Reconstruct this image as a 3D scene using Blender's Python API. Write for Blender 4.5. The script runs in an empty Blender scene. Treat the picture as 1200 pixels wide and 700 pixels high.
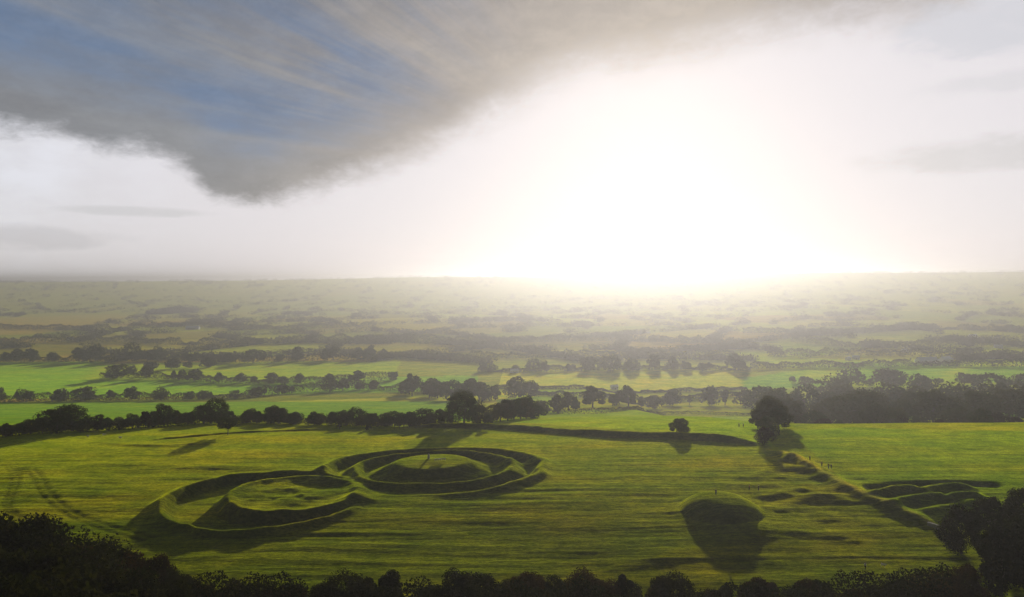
import bpy, bmesh, math, random
import numpy as np
from mathutils import Matrix, Vector
R = math.radians
D = bpy.data
SC = bpy.context.scene

# ------------------------------------------------------------------ camera
F = 810.0                       # focal length in photo pixels (1200 wide)
CAM = np.array([0.0, 0.0, 62.0])
PITCH, ROLL = R(1.70), R(-0.45)
cd = D.cameras.new("camera"); cd.sensor_width = 36.0; cd.lens = 36.0 * F / 1200.0
cd.clip_start = 1.0; cd.clip_end = 60000.0
cam = D.objects.new("camera", cd); SC.collection.objects.link(cam)
CM = Matrix.Translation(Vector(CAM)) @ Matrix.Rotation(math.pi / 2 - PITCH, 4, 'X') @ Matrix.Rotation(ROLL, 4, 'Z')
cam.matrix_world = CM
SC.camera = cam
RM = np.array(CM.to_3x3())

# ------------------------------------------------------------------ light
EXPO = -0.42
SUN_EL, SUN_AZ = R(12.2), math.atan(165 / F)
sd = D.lights.new("sun", 'SUN'); sd.energy = 4.6; sd.angle = R(1.0); sd.color = (1.0, 0.91, 0.76)
sun = D.objects.new("sun", sd); SC.collection.objects.link(sun)
SDIR = Vector((math.sin(SUN_AZ) * math.cos(SUN_EL), math.cos(SUN_AZ) * math.cos(SUN_EL), math.sin(SUN_EL)))
sun.rotation_euler = SDIR.to_track_quat('Z', 'Y').to_euler()
SC.view_settings.view_transform = 'Standard'; SC.view_settings.look = 'None'
SC.view_settings.gamma = 1.0; SC.view_settings.use_curve_mapping = False
SC.view_settings.exposure = EXPO
SC.render.engine = 'CYCLES'
SC.cycles.use_denoising = True
SC.cycles.max_bounces = 6; SC.cycles.diffuse_bounces = 2; SC.cycles.glossy_bounces = 1
SC.cycles.transmission_bounces = 3; SC.cycles.volume_bounces = 1; SC.cycles.transparent_max_bounces = 8
SC.cycles.caustics_reflective = False; SC.cycles.caustics_refractive = False

def to_azel(px, py):
    d = RM @ np.array([(px - 600) / F, -(py - 350) / F, -1.0])
    d /= np.linalg.norm(d)
    return math.atan2(d[0], d[1]), math.asin(d[2])

class G:
    """small helper round a node tree"""
    def __init__(s, nt): s.nt = nt; s.N = nt.nodes; s.L = nt.links
    def node(s, t, **kw):
        n = s.N.new(t)
        for k, v in kw.items(): setattr(n, k, v)
        return n
    def put(s, sock, v):
        if isinstance(v, bpy.types.NodeSocket): s.L.new(v, sock)
        elif v is not None: sock.default_value = v
    def math(s, op, a, b=None, c=None, clamp=False):
        n = s.node('ShaderNodeMath', operation=op); n.use_clamp = clamp
        s.put(n.inputs[0], a)
        if b is not None: s.put(n.inputs[1], b)
        if c is not None: s.put(n.inputs[2], c)
        return n.outputs[0]
    def step(s, v, lo, hi, a=0.0, b=1.0):
        n = s.node('ShaderNodeMapRange', interpolation_type='SMOOTHSTEP')
        for i, q in enumerate((v, lo, hi, a, b)): s.put(n.inputs[i], q)
        return n.outputs[0]
    def mix(s, f, a, b, mode='MIX'):
        n = s.node('ShaderNodeMix', data_type='RGBA', blend_type=mode)
        s.put(n.inputs[0], f)
        for i, q in ((6, a), (7, b)):
            if isinstance(q, tuple) and len(q) == 3: q = q + (1.0,)
            s.put(n.inputs[i], q)
        return n.outputs[2]
    def noise(s, vec, scale, detail=4.0, rough=0.55, dist=0.0):
        n = s.node('ShaderNodeTexNoise'); s.put(n.inputs['Vector'], vec)
        n.inputs['Scale'].default_value = scale; n.inputs['Detail'].default_value = detail
        n.inputs['Roughness'].default_value = rough; n.inputs['Distortion'].default_value = dist
        return n.outputs['Fac']
    def xyz(s, x, y, z=0.0):
        n = s.node('ShaderNodeCombineXYZ')
        for i, q in enumerate((x, y, z)): s.put(n.inputs[i], q)
        return n.outputs[0]
    def mapping(s, vec, scale=(1, 1, 1), rot=(0, 0, 0)):
        n = s.node('ShaderNodeMapping'); s.put(n.inputs['Vector'], vec)
        n.inputs['Scale'].default_value = scale; n.inputs['Rotation'].default_value = rot
        return n.outputs[0]

# ------------------------------------------------------------------ sky
W = D.worlds.new("World"); SC.world = W; W.use_nodes = True
g = G(W.node_tree); g.N.clear()
WS = 0.1
K = 1.0 / (WS * 2 ** EXPO)            # display-linear value -> colour fed to the background
def k3(r, gg, b): return (r * K, gg * K, b * K)
tc = g.node('ShaderNodeTexCoord')
vec = g.node('ShaderNodeVectorMath', operation='NORMALIZE'); g.L.new(tc.outputs['Generated'], vec.inputs[0]); vec = vec.outputs[0]
sep = g.node('ShaderNodeSeparateXYZ'); g.L.new(vec, sep.inputs[0])
az = g.math('ARCTAN2', sep.outputs[0], sep.outputs[1])
el = g.math('ARCSINE', sep.outputs[2])
dot = g.node('ShaderNodeVectorMath', operation='DOT_PRODUCT'); g.L.new(vec, dot.inputs[0]); dot.inputs[1].default_value = SDIR
ang = g.math('ARCCOSINE', g.math('MINIMUM', dot.outputs['Value'], 0.99999))
sky = g.node('ShaderNodeTexSky', sky_type='NISHITA'); sky.sun_disc = False
sky.sun_elevation = SUN_EL; sky.sun_rotation = SUN_AZ; sky.air_density = 1.0; sky.dust_density = 1.5

p2 = g.xyz(az, el, 0.0)
n_big = g.noise(g.mapping(p2, (1.0, 2.4, 1)), 3.2, 6, 0.55, 0.3)
n_fine = g.noise(g.mapping(p2, (1.0, 2.2, 1)), 16.0, 6, 0.6, 0.2)
# streaks fanning out of the sun's quarter
sa, se = to_azel(770, 205)
th = g.math('ARCTAN2', g.math('SUBTRACT', el, se), g.math('SUBTRACT', az, sa))
rr = g.math('SQRT', g.math('ADD', g.math('POWER', g.math('ABSOLUTE', g.math('SUBTRACT', el, se)), 2.0), g.math('POWER', g.math('ABSOLUTE', g.math('SUBTRACT', az, sa)), 2.0)))
n_str = g.noise(g.xyz(g.math('MULTIPLY', th, 9.0), g.math('MULTIPLY', rr, 1.1), 3.0), 1.0, 4, 0.6)
# lower edge of the big cloud, as elevation over azimuth
EDGE = [(-60, 150), (0, 160), (60, 166), (120, 180), (170, 190), (208, 204), (238, 228), (262, 241), (310, 247), (345, 238), (400, 226), (450, 212),
        (500, 196), (560, 163), (610, 138), (660, 115), (700, 104), (760, 99), (800, 88), (840, 80), (880, 66), (950, 54), (1040, 42), (1120, 20), (1200, -22), (1300, -60)]
fc = g.node('ShaderNodeFloatCurve'); cur = fc.mapping.curves[0]
pts = []
for x, y in EDGE:
    a, e = to_azel(x, y); pts.append(((a / R(50) + 1) / 2, e / R(32)))
pts = [(0.0, 0.05)] + pts + [(1.0, 1.0)]
while len(cur.points) < len(pts): cur.points.new(0.5, 0.5)
for q, (x, y) in zip(cur.points, pts): q.location = (x, y); q.handle_type = 'AUTO'
fc.mapping.update()
g.put(fc.inputs['Value'], g.math('MULTIPLY_ADD', az, 0.5 / R(50), 0.5, clamp=True))
edge = g.math('MULTIPLY', fc.outputs[0], R(32))
behind = g.step(g.math('ABSOLUTE', az), R(48), R(70))
edge = g.math('MULTIPLY', edge, g.math('SUBTRACT', 1.0, g.math('MULTIPLY', behind, 0.6)))
near_sun = g.step(ang, R(32), R(12))
d_edge = g.math('SUBTRACT', el, edge)
wob = g.math('ADD', g.math('MULTIPLY', g.math('SUBTRACT', n_fine, 0.5), 0.05), g.math('MULTIPLY', g.math('SUBTRACT', n_big, 0.5), 0.03))
n_tiny = g.noise(g.mapping(p2, (1.0, 1.6, 1)), 55.0, 5, 0.65, 0.6)
d_edge = g.math('ADD', g.math('ADD', d_edge, wob), g.math('MULTIPLY', g.math('SUBTRACT', n_tiny, 0.5), 0.022))
soft = g.math('MULTIPLY_ADD', near_sun, 0.045, 0.034)
cmask = g.step(d_edge, g.math('MULTIPLY', soft, -0.15), soft)
# cloud colour
left = g.step(az, R(-4), R(-30))
c_warm = g.mix(g.step(n_big, 0.35, 0.68), k3(.40, .355, .32), k3(.31, .28, .265))
c_grey = g.mix(g.step(n_big, 0.35, 0.65), k3(.27, .28, .305), k3(.21, .215, .235))
c_cloud = g.mix(left, c_warm, c_grey)
blue_p = g.math('MULTIPLY', g.step(d_edge, R(1.5), R(7.0)), g.step(az, R(4), R(-16)))
n_blue = g.step(g.math('ADD', g.math('MULTIPLY', n_str, 0.75), g.math('MULTIPLY', n_big, 0.45)), 0.74, 0.46)
blue_f = g.math('MULTIPLY', blue_p, n_blue)
c_cloud = g.mix(g.math('MULTIPLY', blue_f, 0.9), c_cloud, k3(.125, .195, .33))
# dark ceiling at the very top left, streaks
top_d = g.math('MULTIPLY', g.step(el, R(18.5), R(22)), g.step(az, R(0), R(-24)))
c_cloud = g.mix(g.math('MULTIPLY', top_d, 0.55), c_cloud, k3(.13, .15, .20))
stk = g.math('MULTIPLY', g.step(n_str, 0.50, 0.80), g.math('MULTIPLY', g.step(el, R(8), R(16)), 0.28))
c_cloud = g.mix(stk, c_cloud, k3(.46, .44, .42))
rim = g.math('MULTIPLY', g.math('SUBTRACT', 1.0, g.step(d_edge, 0.0, 0.05)), near_sun)
c_cloud = g.mix(g.math('MULTIPLY', near_sun, g.step(ang, R(20), R(6), 0.0, 0.4)), c_cloud, k3(.52, .48, .45))
billow = g.math('ADD', g.math('MULTIPLY', n_fine, 0.7), g.math('MULTIPLY', n_tiny, 0.35))
c_cloud = g.mix(0.45, c_cloud, g.mix(1.0, c_cloud, g.mix(g.step(billow, 0.38, 0.68), (0.84, 0.85, 0.86, 1), (1.16, 1.15, 1.13, 1)), 'MULTIPLY'))
# open, glowing part of the sky
c_far = g.mix(g.step(g.math('ADD', g.math('MULTIPLY', n_big, .6), g.math('MULTIPLY', n_fine, .4)), 0.42, 0.62), k3(.90, .94, 1.04), k3(.74, .75, .80))
low = g.step(el, R(9), R(0.5))
c_far = g.mix(g.math('MULTIPLY', low, 0.6), c_far, k3(.84, .81, .81))
c_sun = k3(.80, .77, .81)
c_open = g.mix(g.step(ang, R(60), R(30)), c_far, c_sun)
# thin grey shreds in the open part
def shred(px, py, w, h, amt, col, src):
    a0, e0 = to_azel(px, py)
    u = g.math('DIVIDE', g.math('SUBTRACT', az, a0), w / F); v = g.math('DIVIDE', g.math('SUBTRACT', el, e0), h / F)
    r2 = g.math('ADD', g.math('MULTIPLY', u, u), g.math('MULTIPLY', v, v))
    r2 = g.math('ADD', r2, g.math('MULTIPLY', g.math('SUBTRACT', n_fine, 0.5), 2.4))
    return g.mix(g.step(r2, 1.1, 0.1, 0.0, amt), src, col)
c_open = shred(1170, 178, 125, 20, 0.6, k3(.60, .59, .60), c_open)
c_open = shred(1180, 95, 90, 12, 0.35, k3(.60, .61, .64), c_open)
c_open = shred(10, 278, 110, 14, 0.45, k3(.52, .51, .54), c_open)
c_open = shred(160, 248, 80, 6, 0.5, k3(.58, .58, .60), c_open)
c_open = shred(1150, 25, 90, 40, 0.6, k3(.58, .60, .66), c_open)
# overhead and behind the viewer: unseen cloud deck, darkened to cut ambient light
c_up = g.mix(g.step(n_big, 0.4, 0.65), k3(.08, .09, .115), k3(.05, .055, .07))
up_f = g.math('MAXIMUM', g.step(el, R(24), R(40)), behind)
cloudy = g.mix(cmask, c_open, c_cloud)
cloudy = g.mix(up_f, cloudy, c_up)
allsky = g.mix(0.93, sky.outputs[0], cloudy)
bg = g.node('ShaderNodeBackground'); g.put(bg.inputs['Color'], allsky); bg.inputs['Strength'].default_value = WS
wo = g.node('ShaderNodeOutputWorld'); g.L.new(bg.outputs[0], wo.inputs[0])
W.cycles.sampling_method = 'MANUAL'; W.cycles.sample_map_resolution = 512

# ------------------------------------------------------------------ terrain
rs = np.random.RandomState(7)
_tab = rs.rand(256, 256)
def vnoise(x, y):
    xi = np.floor(x).astype(int); yi = np.floor(y).astype(int)
    fx = x - xi; fy = y - yi
    fx = fx * fx * (3 - 2 * fx); fy = fy * fy * (3 - 2 * fy)
    a = _tab[xi % 256, yi % 256]; b = _tab[(xi + 1) % 256, yi % 256]
    c = _tab[xi % 256, (yi + 1) % 256]; d = _tab[(xi + 1) % 256, (yi + 1) % 256]
    return (a * (1 - fx) + b * fx) * (1 - fy) + (c * (1 - fx) + d * fx) * fy
def fbm(x, y, o=4):
    s = 0; a = 1; t = 0
    for i in range(o):
        s = s + a * (vnoise(x * 2 ** i + 17.3 * i, y * 2 ** i + 5.1 * i) - 0.5); t += a; a *= 0.5
    return s / t
def sstep(a, b, v):
    t = np.clip((v - a) / (b - a), 0, 1); return t * t * (3 - 2 * t)

_py = np.arange(-2000, 14001, 10.0)
_pz = np.interp(_py, [-2000, 0, 100, 152, 200, 250, 275, 300, 330, 390, 450, 600, 760, 900, 1400, 3000, 14000],
                     [-80, -40, -10, -7.6, -2.4, 0, -0.6, -2.5, -6, -17, -29, -52, -71, -81, -90, -92, -95])
_k = np.ones(5) / 5; _pz = np.convolve(np.pad(_pz, 2, mode='edge'), _k, 'valid')
def base_z(x, y):
    x = np.asarray(x, float); y = np.asarray(y, float)
    z = np.interp(y, _py, _pz)
    z = z - 10 * sstep(95, 140, x) * sstep(292, 380, y) * sstep(1100, 700, y)
    far = sstep(500, 1500, y)
    z = z + far * 9 * fbm(x / 700 + 3, y / 900 + 8, 3)
    hl = sstep(3000, 6000, y) * (1 - 0.5 * sstep(6500, 9500, y))
    rght = sstep(-200, 2200, x)
    ridge = 156 + 26 * rght + 34 * fbm(x / 2600 + 9.2, y / 4000 + 1.4, 3)
    z = z + hl * ridge
    hr = sstep(1900, 3900, y) * rght
    z = z + hr * (1 - hl) * 50
    return z

def ray(px, py):
    d = RM @ np.array([(px - 600) / F, -(py - 350) / F, -1.0]); return d / np.linalg.norm(d)
def at(px, py, zoff=0.0):
    """ground point seen at a photo pixel"""
    d = ray(px, py); t = np.concatenate([np.arange(60, 1500, 2.0), np.geomspace(1500, 12000, 600)])
    P = CAM[None] + t[:, None] * d[None]
    h = P[:, 2] - base_z(P[:, 0], P[:, 1]) - zoff
    i = np.argmax(h < 0)
    if not (h < 0).any(): i = len(t) - 1
    if i == 0: i = 1
    a, b = h[i - 1], h[i]; f = a / (a - b) if a != b else 0
    p = P[i - 1] * (1 - f) + P[i] * f
    return p[0], p[1]
def proj(x, y, z):
    P = np.stack([np.asarray(x, float) - CAM[0], np.asarray(y, float) - CAM[1], np.asarray(z, float) - CAM[2]], -1) @ RM
    w = -P[..., 2]; w = np.where(w > 1, w, 1)
    return 600 + F * P[..., 0] / w, 350 - F * P[..., 1] / w

def seg_dist(x, y, pts):
    """distance to a polyline, arc parameter 0..1, signed side"""
    best = np.full(x.shape, 1e9); par = np.zeros(x.shape); side = np.zeros(x.shape)
    pts = np.array(pts, float); L = np.linalg.norm(np.diff(pts, axis=0), axis=1); cum = np.concatenate([[0], np.cumsum(L)])
    for i in range(len(L)):
        a, b = pts[i], pts[i + 1]; dx, dy = b - a
        t = np.clip(((x - a[0]) * dx + (y - a[1]) * dy) / (L[i] ** 2), 0, 1)
        ex = x - (a[0] + t * dx); ey = y - (a[1] + t * dy); d = np.hypot(ex, ey)
        m = d < best
        best = np.where(m, d, best); par = np.where(m, (cum[i] + t * L[i]) / cum[-1], par)
        side = np.where(m, np.sign(dx * ey - dy * ex), side)
    return best, par, side
def smooth_poly(pts, n=6):
    pts = [np.array(p, float) for p in pts]; out = []
    P = [2 * pts[0] - pts[1]] + pts + [2 * pts[-1] - pts[-2]]
    for i in range(1, len(P) - 2):
        for k in range(n):
            t = k / n; a, b, c, d = P[i - 1], P[i], P[i + 1], P[i + 2]
            out.append(0.5 * ((2 * b) + (-a + c) * t + (2 * a - 5 * b + 4 * c - d) * t * t + (-a + 3 * b - 3 * c + d) * t ** 3))
    out.append(pts[-1]); return out
def line(px_pts, n=5): return smooth_poly([at(*p) for p in px_pts], n)
def bump(d, w): return np.exp(-(d / w) ** 2)

def ell(x, y, c, rx, ry, rot=0.0):
    """pseudo radius (metres) from an ellipse centre, scaled so that its rim is at the mean radius"""
    dx, dy = x - c[0], y - c[1]; ca, sa_ = math.cos(rot), math.sin(rot)
    u = (dx * ca + dy * sa_) / rx; v = (-dx * sa_ + dy * ca) / ry
    r = np.hypot(u, v); th_ = np.arctan2(v, u)
    return r, th_

# ring works
TC = at(312, 584); TCI = at(345, 581)          # southern ring and its inner enclosure
FO = at(508, 549)                              # northern ring
MH = at(845, 600)                              # burial mound
def earthworks(x, y):
    z = np.zeros(x.shape)
    wob = fbm(x / 9 + 4, y / 9 + 2, 3)
    # ---- southern ring (R 29 x 23)
    jag = fbm(x / 3.2 + 7, y / 2.6, 3)
    r, t = ell(x, y, TC, 28.5, 22.5)
    rr_ = (r - 1) * 25 + wob * 2.6 + jag * 0.8
    back = np.exp(-((np.abs(t - 1.4)) / 0.95) ** 2)
    nearl = np.exp(-((t + 2.2) / 1.0) ** 2)
    e1 = (1.45 - 1.25 * back + 0.3 * nearl) * bump(rr_, 2.3) * (1 - 0.6 * np.exp(-((np.abs(t) - 0.1) / 0.5) ** 2)) * (1 + .9 * fbm(x / 6, y / 6 + 3, 2))
    inside = sstep(1.0, -2.6, rr_)
    ri, ti = ell(x, y, TCI, 20.5, 15.5)
    ri_ = (ri - 1) * 17.5 + wob * 2.6 + jag * 0.8
    ditch = inside * sstep(-1.5, 2.5, ri_)
    e1 = e1 - 1.9 * ditch
    e1 = e1 + (0.95 + 0.45 * np.cos(ti + 1.6)) * bump(ri_ + .6, 1.7) * (1 + 1.0 * fbm(x / 5 + 9, y / 5, 2)) + 0.75 * sstep(1.2, -2.0, ri_) * inside
    e1 = e1 - 0.35 * sstep(-3, -6, ri_) - 0.9 * bump(np.hypot((x - TCI[0] - 7) / 9, (y - TCI[1] - 8) / 3.2), 1.0)
    e1 = e1 + sstep(-1, -5, ri_) * 0.9 * fbm(x / 4.5, y / 3.5, 3)
    z = z + e1
    # ---- northern ring
    r, t = ell(x, y, FO, 37.0, 25.0)
    ro = (r - 1) * 31 + wob * 2.6 + jag * 0.8
    cutS = sstep(0.95, 1.2, ell(x, y, TC, 28.5, 22.5)[0])       # the two rings are joined like an eight
    back = np.exp(-((np.abs(t - 1.5)) / 1.3) ** 2)
    gap = 1 - 0.95 * np.exp(-((t + 1.75) / 0.75) ** 2)
    e2 = (1.7 - 1.3 * back) * bump(ro, 1.9) * gap - 1.5 * bump(ro + 4.2, 2.1) * (.35 + .65 * gap)
    r2 = (r - 0.70) * 31 + wob * 2.4 + jag * 0.8
    e2 = e2 + (1.25 + .5 * fbm(x / 7 + 2, y / 7, 2)) * bump(r2, 1.8) - 1.0 * bump(r2 + 4.0, 2.0)
    e2 = e2 + 0.8 * bump((t - 0.25) * 30 * r, 2.6) * sstep(.65, .75, r) * sstep(1.02, .95, r)
    rp = (ell(x, y, (FO[0] - 0.5, FO[1] + 0.5), 15.0, 10.0)[0] - 1) * 13 + wob * 2.0 + jag * .6
    e2 = e2 + 2.5 * sstep(3.0, -3.2, rp)
    rm = np.hypot((x - FO[0] + 1) / 7, (y - FO[1] - 0.5) / 5)
    e2 = e2 + 0.5 * bump(rm, 1.0)
    z = z + e2 * cutS
    z = z + 0.9 * bump(np.hypot((x - FO[0] + 19) / 4.5, (y - FO[1] + 27) / 2.2), 1.0)
    # ---- mound
    r, t = ell(x, y, MH, 11.3, 10.5)
    q = np.clip(r, 0, 2)
    z = z + 4.4 * np.clip(1 - q ** 3.0, 0, 1) ** 0.9 + 0.35 * bump((q - 1.1) * 11, 2.0)
    z = z + 1.2 * np.exp(-((x - MH[0] - 1.5) / 9) ** 2 - ((y - MH[1] + 13) / 6) ** 2)
    return z
RIDGES = [  # (photo pixels on the ground, height, width, variation)
    ([(470, 501), (540, 501), (600, 503), (660, 507), (720, 511), (790, 513), (850, 516), (905, 524)], 2.3, 2.4, .2),
    ([(168, 517), (220, 513), (290, 508), (350, 505), (392, 503)], 0.75, 1.1, .3),
    ([(900, 527), (925, 537), (950, 549), (978, 565), (1005, 579), (1035, 592), (1065, 604), (1100, 622)], 1.35, 3.0, .08),
    ([(1010, 577), (1035, 571), (1070, 569), (1115, 567), (1180, 569)], -1.5, 1.5, .2),
    ([(1015, 585), (1035, 579), (1050, 575), (1066, 573), (1080, 577), (1095, 573), (1112, 571), (1150, 574)], 1.5, 1.5, .35),
    ([(1040, 597), (1058, 588), (1078, 583), (1096, 581), (1110, 587), (1120, 583), (1140, 582), (1160, 583)], 1.5, 1.5, .35),
    ([(1030, 586), (1060, 581), (1090, 580), (1140, 578)], -0.9, 1.3, .3),
    ([(1060, 597), (1090, 592), (1130, 589)], -0.9, 1.3, .3),
    ([(1080, 604), (1100, 597), (1130, 592), (1150, 588)], 1.1, 1.6, .3),
    ([(905, 545), (930, 538), (950, 552)], 0.45, 1.6, .5),
    ([(880, 560), (920, 548), (955, 556)], 0.4, 1.8, .5),
    ([(900, 602), (935, 590), (960, 583), (1000, 588)], 0.55, 2.4, .5),
    ([(890, 585), (925, 578), (960, 570)], 0.5, 2.0, .5),
    ([(870, 632), (910, 622), (960, 628), (1020, 634)], 0.4, 3.0, .5),
    ([(700, 672), (780, 655), (850, 652), (930, 664)], 0.3, 2.6, .5),
    ([(60, 548), (160, 545), (280, 549), (400, 553)], 0.35, 3.0, .3),
    ([(100, 519), (170, 523), (260, 519)], 0.4, 1.8, .3),
]
RIDGES = [(line(p, 4), h, w, v) for p, h, w, v in RIDGES]
TRACKS = [line(p, 4) for p in ([(4, 546), (14, 555), (12, 572), (5, 590), (14, 604), (30, 616)],
                               [(15, 546), (24, 556), (20, 572), (12, 590), (22, 604), (40, 617)],
                               [(28, 549), (40, 562), (48, 578), (66, 594), (90, 608), (128, 622), (170, 634)],
                               [(38, 548), (50, 561), (58, 576), (76, 592), (101, 606), (140, 619), (182, 630)])]
def ground_z(x, y, detail=True):
    x = np.asarray(x, float); y = np.asarray(y, float); sh = x.shape; x = x.ravel(); y = y.ravel()
    z = base_z(x, y).copy()
    m = (y > 70) & (y < 420) & (np.abs(x) < 330)
    if m.any():
        X, Y = x[m], y[m]
        w = np.clip(1 - np.abs(Y - 240) / 180, 0, 1) ** 0.4
        e = earthworks(X, Y)
        for pts, h, wd, var in RIDGES:
            a = np.array(pts); bb = (X > a[:, 0].min() - 12) & (X < a[:, 0].max() + 12) & (Y > a[:, 1].min() - 12) & (Y < a[:, 1].max() + 12)
            if not bb.any(): continue
            d, t, s = seg_dist(X[bb], Y[bb], pts)
            ends = sstep(0, 0.12, t) * sstep(1, 0.88, t)
            vv = 1 + var * 2 * fbm(X[bb] / 5 + h, Y[bb] / 5, 2)
            e[bb] += h * vv * bump(d, wd * (1 + 0.3 * (s > 0))) * ends
        if detail:
            # old ridge and furrow, running across the view
            yw = Y + 5 * fbm(X / 60 + 2, Y / 60, 2) + 0.012 * X
            st = fbm(X / 45 + 6, yw / 2.1, 3)
            quiet = sstep(0.3, 1.2, np.abs(e))
            e += st * (0.5 - 0.3 * quiet) * (.3 + .7 * sstep(265, 200, Y))
            e += 1.5 * fbm(X / 55 + 1, Y / 40 + 7, 2)
            rough = np.exp(-((X - at(950, 580)[0]) / 26) ** 2 - ((Y - at(950, 580)[1]) / 26) ** 2)
            e += rough * 0.75 * fbm(X / 6 + 3, Y / 3.5 + 9, 3) + rough * 0.6 * fbm(X / 14 + 3, Y / 9 + 1, 2)
            e += 0.10 * fbm(X / 1.6, Y / 1.2, 2)
            for tr in TRACKS:
                d, t, s = seg_dist(X, Y, tr); e -= 0.22 * bump(d, 0.45)
        z[m] += e * w
    return z.reshape(sh)

# ------------------------------------------------------------------ helpers for objects
def mesh_obj(name, V, Fc, mat, parent=None, smooth=False, cols=None):
    me = D.meshes.new(name)
    V = np.asarray(V, float)
    if isinstance(Fc, np.ndarray):
        me.vertices.add(len(V)); me.vertices.foreach_set('co', V.ravel())
        nf, k = Fc.shape
        me.loops.add(nf * k); me.loops.foreach_set('vertex_index', Fc.ravel().astype(np.int32))
        me.polygons.add(nf); me.polygons.foreach_set('loop_start', np.arange(0, nf * k, k, dtype=np.int32))
        me.polygons.foreach_set('loop_total', np.full(nf, k, dtype=np.int32))
        me.update(calc_edges=True)
    else:
        me.from_pydata([tuple(v) for v in V], [], Fc)
    if smooth: me.polygons.foreach_set('use_smooth', np.ones(len(me.polygons), dtype=bool))
    if cols is not None:
        ca = me.color_attributes.new('tint', 'FLOAT_COLOR', 'POINT')
        ca.data.foreach_set('color', np.concatenate([cols, np.ones((len(cols), 1))], 1).ravel())
    for m in (mat if isinstance(mat, (list, tuple)) else [mat]): me.materials.append(m)
    me.update()
    o = D.objects.new(name, me); SC.collection.objects.link(o)
    if parent: o.parent = parent
    return o
def tag(o, label=None, cat=None, group=None, kind=None):
    if label: o['label'] = label
    if cat: o['category'] = cat
    if group: o['group'] = group
    if kind: o['kind'] = kind
    return o
def empty(name, loc, rz=0.0):
    o = D.objects.new(name, None); SC.collection.objects.link(o); o.location = loc; o.rotation_euler = (0, 0, rz); o.empty_display_size = 0.5
    return o
def link_copy(o, parent=None):
    c = o.copy(); SC.collection.objects.link(c); c.parent = parent
    for ch in [q for q in D.objects if q.parent == o]: link_copy(ch, c)
    return c
def newmat(name):
    m = D.materials.new(name); m.use_nodes = True; m.node_tree.nodes.clear(); return m, G(m.node_tree)
def out(gg, sh): o = gg.node('ShaderNodeOutputMaterial'); gg.L.new(sh, o.inputs[0])

def plain(name, col, rough=0.8, vary=0.15, scale=6.0):
    m, q = newmat(name); t = q.node('ShaderNodeTexCoord').outputs['Object']
    n = q.noise(t, scale, 4)
    c = q.mix(n, tuple(v * (1 - vary) for v in col), tuple(min(1, v * (1 + vary)) for v in col))
    b = q.node('ShaderNodeBsdfPrincipled'); q.put(b.inputs['Base Color'], c); b.inputs['Roughness'].default_value = rough
    out(q, b.outputs[0]); return m

# ground material
def ground_material():
    m, q = newmat("pasture")
    geo = q.node('ShaderNodeNewGeometry').outputs['Position']
    at_ = q.node('ShaderNodeAttribute'); at_.attribute_name = 'tint'
    n1 = q.noise(q.mapping(geo, (0.05, 0.09, 0.05)), 1.0, 6, 0.6)
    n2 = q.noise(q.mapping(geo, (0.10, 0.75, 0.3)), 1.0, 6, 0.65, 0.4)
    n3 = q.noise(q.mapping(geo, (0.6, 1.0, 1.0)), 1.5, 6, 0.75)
    dry = q.noise(q.mapping(geo, (0.013, 0.05, 0.02)), 1.0, 4, 0.5)
    n4 = q.noise(geo, 0.22, 5, 0.7, 0.5)
    c = q.mix(q.step(n1, 0.3, 0.7), (0.72, 0.80, 0.70, 1), (1.25, 1.14, 1.1, 1))
    c = q.mix(1.0, c, q.mix(q.step(n4, 0.36, 0.62), (0.80, 0.84, 0.8, 1), (1.12, 1.10, 1.1, 1)), 'MULTIPLY')
    c = q.mix(1.0, at_.outputs['Color'], c, 'MULTIPLY')
    c2 = q.mix(1.0, c, (1.3, 1.05, 0.8, 1), 'MULTIPLY')
    c = q.mix(q.step(dry, 0.42, 0.7), c, c2)
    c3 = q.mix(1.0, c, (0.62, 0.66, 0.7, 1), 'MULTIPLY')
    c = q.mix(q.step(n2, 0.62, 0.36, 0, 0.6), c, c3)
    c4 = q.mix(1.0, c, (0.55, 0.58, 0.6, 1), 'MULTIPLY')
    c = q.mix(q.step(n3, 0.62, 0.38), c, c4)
    b = q.node('ShaderNodeBsdfPrincipled'); q.put(b.inputs['Base Color'], c)
    b.inputs['Roughness'].default_value = 0.75; b.inputs['Specular IOR Level'].default_value = 0.0
    b.inputs['Sheen Weight'].default_value = 1.0; b.inputs['Sheen Roughness'].default_value = 0.38
    sh = q.mix(1.0, c, (10.5, 9.4, 1.0, 1), 'MULTIPLY'); q.put(b.inputs['Sheen Tint'], sh)
    bm = q.node('ShaderNodeBump'); bm.inputs['Strength'].default_value = 0.8; bm.inputs['Distance'].default_value = 0.35
    hh = q.math('ADD', q.math('MULTIPLY', n2, 0.9), q.math('MULTIPLY', n3, 0.35))
    q.put(bm.inputs['Height'], hh); q.L.new(bm.outputs[0], b.inputs['Normal'])
    out(q, b.outputs[0]); return m

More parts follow.
